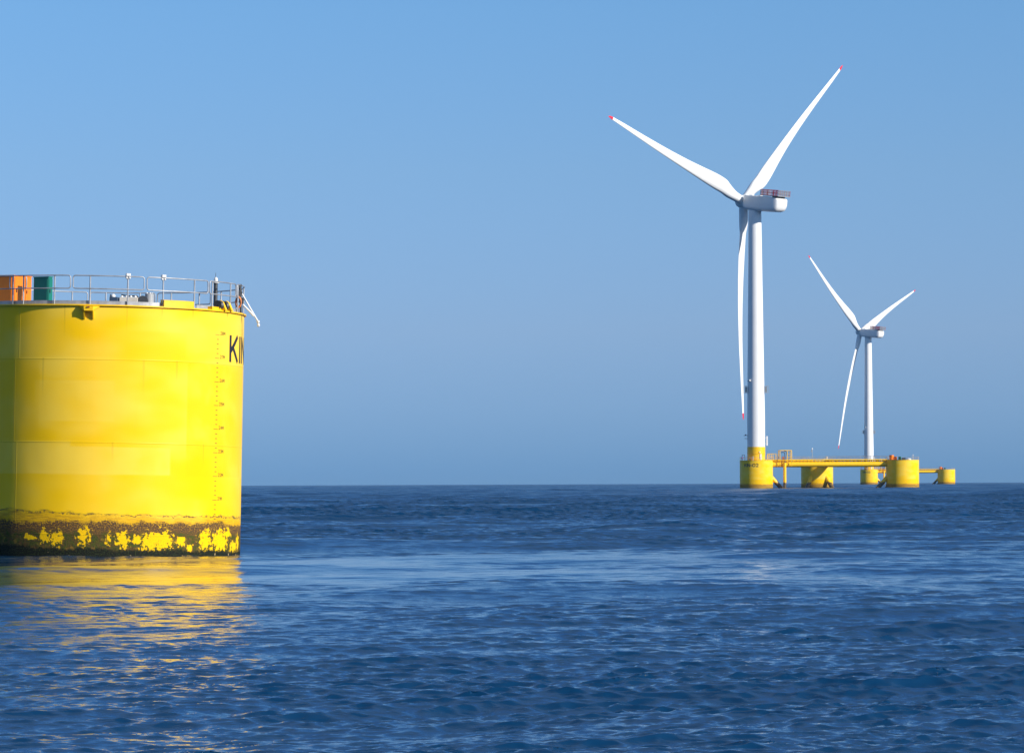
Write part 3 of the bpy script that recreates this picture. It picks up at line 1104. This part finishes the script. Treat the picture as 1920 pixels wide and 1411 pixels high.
    # small fittings on the turbine column deck
    mb = MB()
    mb.box((-5.35, -2.2, ZD + 1.0), (.16, .5, 1.9))
    mb.box((-4.45, -3.0, ZD + 1.0), (.16, .5, 1.9))
    mb.box((-4.9, -2.6, ZD + 2.0), (1.1, .5, .14))
    mb.build('post_frame', M['dark'], root)
    MB().box((-2.7, -5.0, ZD + .3), (.55, .4, .6), 0, .05).build('deck_box', M['dark'], root)
    mb = MB()
    mb.ball((-5.3, -2.7, ZD + .95), .3, 10, (.7, .7, 1.6))
    mb.build('buoy', M['purple'], root)
    mb = MB()
    mb.box((-1.55, -5.5, ZD + .75), (.3, .3, 1.5), 0, .05)
    mb.build('bollard', M['beige'], root)
    return root


base2 = at(1418.3, 915, D2)
base2 = Vector((base2.x, D2, drop(base2.x, D2)))
base3 = at(1629.5, 908, D3)
base3 = Vector((base3.x, D3, drop(base3.x, D3)))
plat2 = platform_far('02', base2, 'yellow three column platform marked KIN-02 under the larger turbine at right')
plat3 = platform_far('03', base3, 'farthest yellow platform, partly hidden behind the beam and column of KIN-02')


def far_gear(base, which, yc=PC):
    """cabinets standing on the free column, as on the near one"""
    o = base + yc

    def Mx(dx, dy):
        return Matrix.Translation(o + Vector((dx, dy, ZD))) @ Matrix.Rotation(YAW, 4, 'Z')
    cabinet('orange_cabinet', 'taller orange cabinet on the right hand column of %s' % which, 'cabinet', Mx(-4.15, -1.2), 1.1, 1.9, 1.7, M['orange'], group='deck cabinets')
    cabinet('orange_cabinet', 'lower red orange cabinet between tall orange and green ones on %s' % which, 'cabinet', Mx(-2.75, -1.8), .9, .8, 1.15, M['rust'], group='deck cabinets')
    cabinet('green_cabinet', 'small green cabinet on the right hand column of %s' % which, 'cabinet', Mx(-1.25, -2.6), .95, .45, 1.1, M['green'], group='deck cabinets')


far_gear(base2, 'the KIN-02 platform')
far_gear(base3, 'the farthest platform')

# mast and small gear on KIN-02
def deck2(px, yl, off):
    p = at(px, 860, D2 + yl)
    return Matrix.Translation((p.x, D2 + yl, base2.z + ZD))


g = thing('signal_mast', 'thin grey signal mast with lamp standing above the KIN-02 walkway', 'mast', deck2(1523, 48, 0))
MB().lathe([(.3, 0), (.3, .1), (.11, .12), (.09, 4.3), (.01, 4.3)], 12).build('post', M['grey'], g)
MB().box((-.15, 0, 3.7), (.5, .3, .7), 0, .05).build('lamp_box', M['grey'], g)
MB().lathe([(.2, 4.3), (.2, 4.75), (.1, 4.9), (.01, 4.92)], 12).build('lantern', M['offwhite'], g)
g = thing('vent', 'pale round vent drum on the rear column deck of KIN-02', 'vent', deck2(1550, 46, 0))
MB().lathe([(.7, 0), (.7, .5), (.42, .6), (.42, 1.6), (.01, 1.65)], 18).build('drum', M['beige'], g)
MB().box((-.9, 0, .45), (.8, .8, .9), 0, .05).build('housing', M['grey'], g)
g = thing('vent', 'white hatch vent beside the green cabinet on the right KIN-02 column', 'vent', deck2(1704, 2, 0))
MB().lathe([(.9, 0), (.9, .35), (.5, .6), (.01, .65)], 18).build('hatch', M['offwhite'], g)
MB().box((-1.9, 0, .4), (1.4, .9, .8), 0, .05).build('housing', M['dark'], g)
g = thing('signal_mast', 'short pale post at the right end of the KIN-02 deck', 'mast', deck2(1712, 3, 0))
MB().tube([(0, 0, 0), (0, 0, 1.7)], .09, 8).build('post', M['beige'], g)
MB().ball((0, 0, 1.8), .2, 8).build('lantern', M['offwhite'], g)

# =================================================================== WIND TURBINES
HUB_OFF = 6.6
TILT = rad(6)
BLADE_K = 83.5 / 81.3


def blade_meshes():
    """three lofts along z (span): blade, red tip; x = toward leading edge, y = downwind"""
    R0, R1 = 1.6, 81.3
    stations = [(1.6, 3.3, 1.0, 0), (3.5, 3.35, 1.0, 0), (6, 3.7, .78, 3), (9, 4.5, .55, 9), (12.5, 5.2, .40, 13), (16, 5.45, .33, 12.5),
                (20, 5.25, .29, 10.5), (26, 4.6, .26, 8), (34, 3.8, .24, 5.5), (44, 3.05, .21, 3.5), (54, 2.45, .19, 2), (64, 1.9, .18, 1), (72, 1.5, .17, .3),
                (78.8, 1.05, .16, 0)]
    tip = [(78.8, 1.05, .16, 0), (79.8, .9, .16, 0), (80.6, .66, .16, 0), (81.1, .35, .16, 0), (81.3, .1, .2, 0)]
    seg = 28

    def ring(r, c, t, tw, n=seg):
        ax = .5 if r < 4 else (.5 - min(1, (r - 4) / 9) * .2)   # pitch axis as a share of chord from the leading edge
        round_ = 1.0 if r <= 3.6 else max(0, 1 - (r - 3.6) / 8)
        tw = rad(tw + 4.5)
        out = []
        for k in range(n):
            a = 2 * pi * k / n
            # circle
            xc, yc = cos(a) * c / 2, sin(a) * c / 2
            # airfoil: u from leading (0) to trailing (1)
            u = (1 - cos(a)) / 2
            yt = 5 * t * c * (.2969 * sqrt(u) - .126 * u - .3516 * u * u + .2843 * u ** 3 - .1036 * u ** 4)
            xa = (ax - u) * c
            ya = yt if a < pi else -yt * .75
            x = xc * round_ + xa * (1 - round_)
            y = yc * round_ + ya * (1 - round_)
            # slight upwind bow along the span
            bow = -1.15 * max(0, sin(pi * min(1, max(0, (r - 3) / 78.3)))) ** 1.4
            # pitch: leading edge turns upwind (-y)
            out.append(Vector((x * cos(tw) + y * sin(tw), -x * sin(tw) + y * cos(tw) + bow, r * BLADE_K)))
        return out

    def interp(st, nsub):
        A = np.array(st)
        out = []
        for i in range(len(A) - 1):
            for k in range(nsub):
                f = k / nsub
                # Catmull-Rom
                p0, p1, p2, p3 = A[max(i - 1, 0)], A[i], A[i + 1], A[min(i + 2, len(A) - 1)]
                q = .5 * ((2 * p1) + (-p0 + p2) * f + (2 * p0 - 5 * p1 + 4 * p2 - p3) * f * f + (-p0 + 3 * p1 - 3 * p2 + p3) * f ** 3)
                q[0] = p1[0] + (p2[0] - p1[0]) * f
                out.append(q)
        out.append(A[-1])
        return out
    b = MB().loft([ring(*s) for s in interp(stations, 4)])
    t = MB().loft([ring(*s) for s in tip])
    dots = []
    for r, c in ((11.3, 4.9), (21.5, 5.1), (31.8, 4.0)):
        tw = rad(4.5 + (12 if r < 15 else 9.5 if r < 25 else 6))
        x = -.34 * c
        y = .16 if r < 15 else .12
        ctr = Vector((x * cos(tw) + y * sin(tw), -x * sin(tw) + y * cos(tw) + .14 - 1.15 * sin(pi * (r - 3) / 78.3) ** 1.4, r * BLADE_K))
        d = MB()
        d.lathe([(.26, -.3), (.26, .06), (.01, .06)], 12, mat=Matrix.Translation(ctr) @ Matrix.Rotation(rad(-90), 4, 'X') @ Matrix.Rotation(0, 4, 'Z'))
        dots.append(d)
    return b, t, dots


def turbine(base, px_hub, py_hub, depth, yaw, az, cones, label):
    # hub point fixes the tower axis
    yaw = rad(yaw)
    a = Vector((-sin(yaw), cos(yaw), 0))
    rv = Vector((cos(yaw), sin(yaw), 0))
    z = Vector((0, 0, 1))
    hub_w = at(px_hub, py_hub, depth + HUB_OFF * cos(yaw))
    root = thing('wind_turbine', label, 'wind turbine', Matrix.Translation((base.x, base.y, base.z + ZD)), 'offshore wind turbines')
    hub = hub_w - Vector((base.x, base.y, base.z + ZD))
    H = hub.z
    # tower
    zt = H - 2.7
    mb = MB()
    prof = []
    zy = 5.0
    for i in range(25):
        q = zy + (zt - zy) * i / 24
        f = (q) / zt
        prof.append((3.30 - (3.30 - 2.36) * max(0, (f - .18) / .82) ** .9, q))
    tw = None
    mb = MB()
    for p, q in zip(prof[:-1], prof[1:]):
        pass
    rings = [[Vector((r * cos(2 * pi * k / 72), r * sin(2 * pi * k / 72), q)) for k in range(72)] for r, q in prof]
    mb.loft(rings)
    tower = mb.build('tower', M['white'], root)
    MB().lathe([(3.33, 0), (3.33, zy), (3.29, zy)], 72).build('transition_piece', M['yellow'], root)
    mb = MB()
    for zz in (.25, 2.4):
        mb.lathe([(3.33, zz), (3.48, zz), (3.48, zz + .12), (3.33, zz + .12)], 48, smooth=False)
    mb.build('flange_ring', M['yellow'], root)
    # door and small lamp on the yellow base
    MB().box((1.4, -2.95, 1.3), (.95, .5, 2.1), rad(25), .2).build('tower_door', M['beige'], root)
    MB().ball((1.05, -3.3, 3.0), .28, 10).build('base_lamp', M['offwhite'], root)
    # lantern boxes, arms and lamps on the tower
    for s in (-1, 1):
        mb = MB()
        hh = 25.0
        x0 = s * 3.2
        mb.box((x0 + s * .75, -.6, hh), (1.2, 1.3, .12))
        mb.box((x0 + s * .75, -.6, hh + 2.5), (1.2, 1.3, .12))
        for dx in (.2, .75, 1.3):
            for dy in (-1.2, 0.0):
                mb.box((x0 + s * dx, dy, hh + 1.25), (.1, .1, 2.4))
        mb.box((x0 + s * .5, -.6, hh + 1.2), (.5, .9, 1.9))
        mb.build('lantern_box', M['grey'], tower)
    mb = MB()
    mb.box((-2.75, -1.9, 29.3), (.5, .9, .2), rad(-50))
    mb.build('lamp_bracket', M['dark'], tower)
    MB().ball((-2.45, -2.55, 29.5), .38, 10).build('tower_lamp', M['offwhite'], tower)
    mb = MB()
    for zz, w in ((9.2, 1.4), (8.1, 1.15)):
        mb.box((-3.2 - w / 2, -.4, zz), (w, .9, .16))
    mb.box((-3.9, -.4, 9.45), (.5, .4, .4))
    mb.build('service_bracket', M['dark'], tower)
    mb = MB()
    mb.box((3.98, -.5, 7.2), (.55, .5, 3.5), 0, .1)
    mb.box((3.5, -.5, 8.3), (.5, .1, .1))
    mb.box((3.5, -.5, 6.2), (.5, .1, .1))
    mb.build('cable_box', M['offwhite'], tower)
    # nacelle frame: x = forward (toward rotor), y = left of forward, z up
    at_ = a * cos(TILT) + z * sin(TILT)
    up = z * cos(TILT) - a * sin(TILT)
    left = -rv
    NM = Matrix((( at_.x, left.x, up.x, hub.x), (at_.y, left.y, up.y, hub.y), (at_.z, left.z, up.z, hub.z), (0, 0, 0, 1)))
    # sections along the axis, hub at x = 0, tower axis at x = -HUB_OFF
    mb = MB()
    rings = []
    secs = [(-2.2, 3.2, 2.35, -2.7, .9), (-2.9, 3.55, 2.5, -2.95, .9), (-6, 3.75, 2.55, -3.05, .8), (-11, 3.8, 2.5, -3.05, .8), (-15.6, 3.7, 2.35, -2.95, .8), (-17.1, 3.5, 2.15, -2.55, .9), (-17.7, 3.2, 1.85, -1.7, .9), (-17.95, 2.7, 1.4, -.8, .8)]
    for (xx, hw, zt_, zb, rc) in secs:
        ring = []
        rb = min(1.5, rc * 1.7)
        for (cy, cz, r, a0) in ((hw - .55, zt_ - .55, .55, 0), (-(hw - .55), zt_ - .55, .55, 90), (-(hw - rb), zb + rb, rb, 180), (hw - rb, zb + rb, rb, 270)):
            if cz > zt_: cz = zt_
            for k in range(6):
                aa = rad(a0 + 90 * k / 5)
                ring.append(Vector((xx, cy + r * cos(aa), cz + r * sin(aa))))
        rings.append(ring)
    mb.loft(rings, smooth=True)
    nac = mb.build('nacelle', M['white'], root, matrix=NM)
    for p in nac.data.polygons:
        if len(p.vertices) > 6:
            p.use_smooth = False
    # seam and hatch details
    mb = MB()
    mb.box((-4.2, 1.0, 2.7), (1.6, 1.2, .25), 0, .1)
    mb.box((-7.0, -.6, 2.68), (1.2, 1.6, .2), 0, .1)
    mb.build('roof_hatch', M['offwhite'], nac)
    mb = MB()
    mb.box((-15.9, 0, 2.52), (2.6, 4.4, .5))
    mb.build('rear_vent', M['dark'], nac)
    # winching platform with railing grids on the rear roof
    fl = MB().box((-14.2, 0, 2.83), (8.2, 7.7, .14)).build('winch_platform', M['galv'], nac)

    def grid(p, q, zlo, zhi, nb, mat, name):
        g_ = MB()
        p, q = Vector(p), Vector(q)
        for zz in (zlo, (zlo + zhi) / 2, zhi):
            g_.tube([p + Vector((0, 0, zz)), q + Vector((0, 0, zz))], .085, 6)
        for i in range(nb + 1):
            w = p.lerp(q, i / nb)
            g_.tube([w + Vector((0, 0, zlo)), w + Vector((0, 0, zhi))], .1 if i in (0, nb) else .08, 6)
        g_.build(name, mat, fl)
    x0, x1 = -18.2, -10.2
    for s in (1, -1):
        grid((x1, 3.75 * s, 0), ((x0 + x1) / 2 + .7, 3.75 * s, 0), 2.95, 5.0, 9, M['red'], 'railing')
        grid(((x0 + x1) / 2 + .6, 3.75 * s, 0), (x0, 3.75 * s, 0), 2.95, 5.0, 9, M['red'], 'railing')
    grid((x0, -3.75, 0), (x0, 3.75, 0), 2.95, 5.0, 16, M['galv'], 'railing')
    grid((x1, -3.75, 0), (x1, 3.75, 0), 2.95, 5.0, 12, M['galv'], 'railing')
    # hub
    mb = MB()
    HX = Matrix.Rotation(rad(90), 4, 'Y')
    mb.lathe([(2.2, -2.6), (2.35, -1.6), (2.5, 0), (2.4, 1.3), (2.0, 2.3), (1.3, 3.0), (.5, 3.35), (.01, 3.4)], 40, mat=HX)
    mb.lathe([(.01, -2.6), (2.2, -2.6)], 40, mat=HX)
    mb.build('hub', M['white'], root, matrix=NM)
    # blades
    for k in range(3):
        t = rad(az) + 2 * pi * k / 3
        d = up * cos(t) + rv * sin(t)
        mv = -rv * cos(t) + up * sin(t)
        c = rad(cones[k])
        dd = d * cos(c) + at_ * sin(c)
        yv = dd.cross(mv)
        BM = Matrix(((mv.x, yv.x, dd.x, hub.x), (mv.y, yv.y, dd.y, hub.y), (mv.z, yv.z, dd.z, hub.z), (0, 0, 0, 1)))
        if 'b' not in BL:
            b_, t_, ds = blade_meshes()
            o = b_.build('blade', M['white'], root, matrix=BM)
            BL['b'] = o.data
            BL['t'] = t_.build('blade_tip', M['red'], o).data
            BL['d'] = [q.build('marker_dot', M['red'], o).data for q in ds]
            o.data.polygons[-1].use_smooth = False
        else:
            def mk(nm, me, par):
                o_ = bpy.data.objects.new(nm, me)
                col.objects.link(o_)
                o_.parent = par
                return o_
            o = mk('blade', BL['b'], root)
            o.matrix_local = BM
            mk('blade_tip', BL['t'], o)
            for q in BL['d']:
                mk('marker_dot', q, o)
    return root


BL = {}
turbine(base2, 1393.9, 378.0, D2, 50.74, 48.3, (2.48, 2.93, 3.17), 'larger nearer white wind turbine standing on the KIN-02 platform')
turbine(base3, 1612.7, 622.3, D3, 52.69, 67.37, (3.48, 2.15, 3.45), 'smaller farther white wind turbine behind the KIN-02 platform')

# =================================================================== HAZE
HAZE = 1.8e-5
if HAZE:
    mb = MB()
    mb.box((0, 0, (-9.0 + 200) / 2), (21000, 21000, 209.0))
    m = bpy.data.materials.new('sea haze')
    m.use_nodes = True
    nt = m.node_tree
    nt.nodes.clear()
    out = nt.nodes.new('ShaderNodeOutputMaterial')
    pv_ = nt.nodes.new('ShaderNodeVolumePrincipled')
    pv_.inputs['Color'].default_value = (0.5, 0.75, 1.0, 1)
    pv_.inputs['Density'].default_value = HAZE
    pv_.inputs['Anisotropy'].default_value = 0.0
    nt.links.new(pv_.outputs[0], out.inputs['Volume'])
    hz = mb.build('haze', m)
    hz['kind'] = 'stuff'
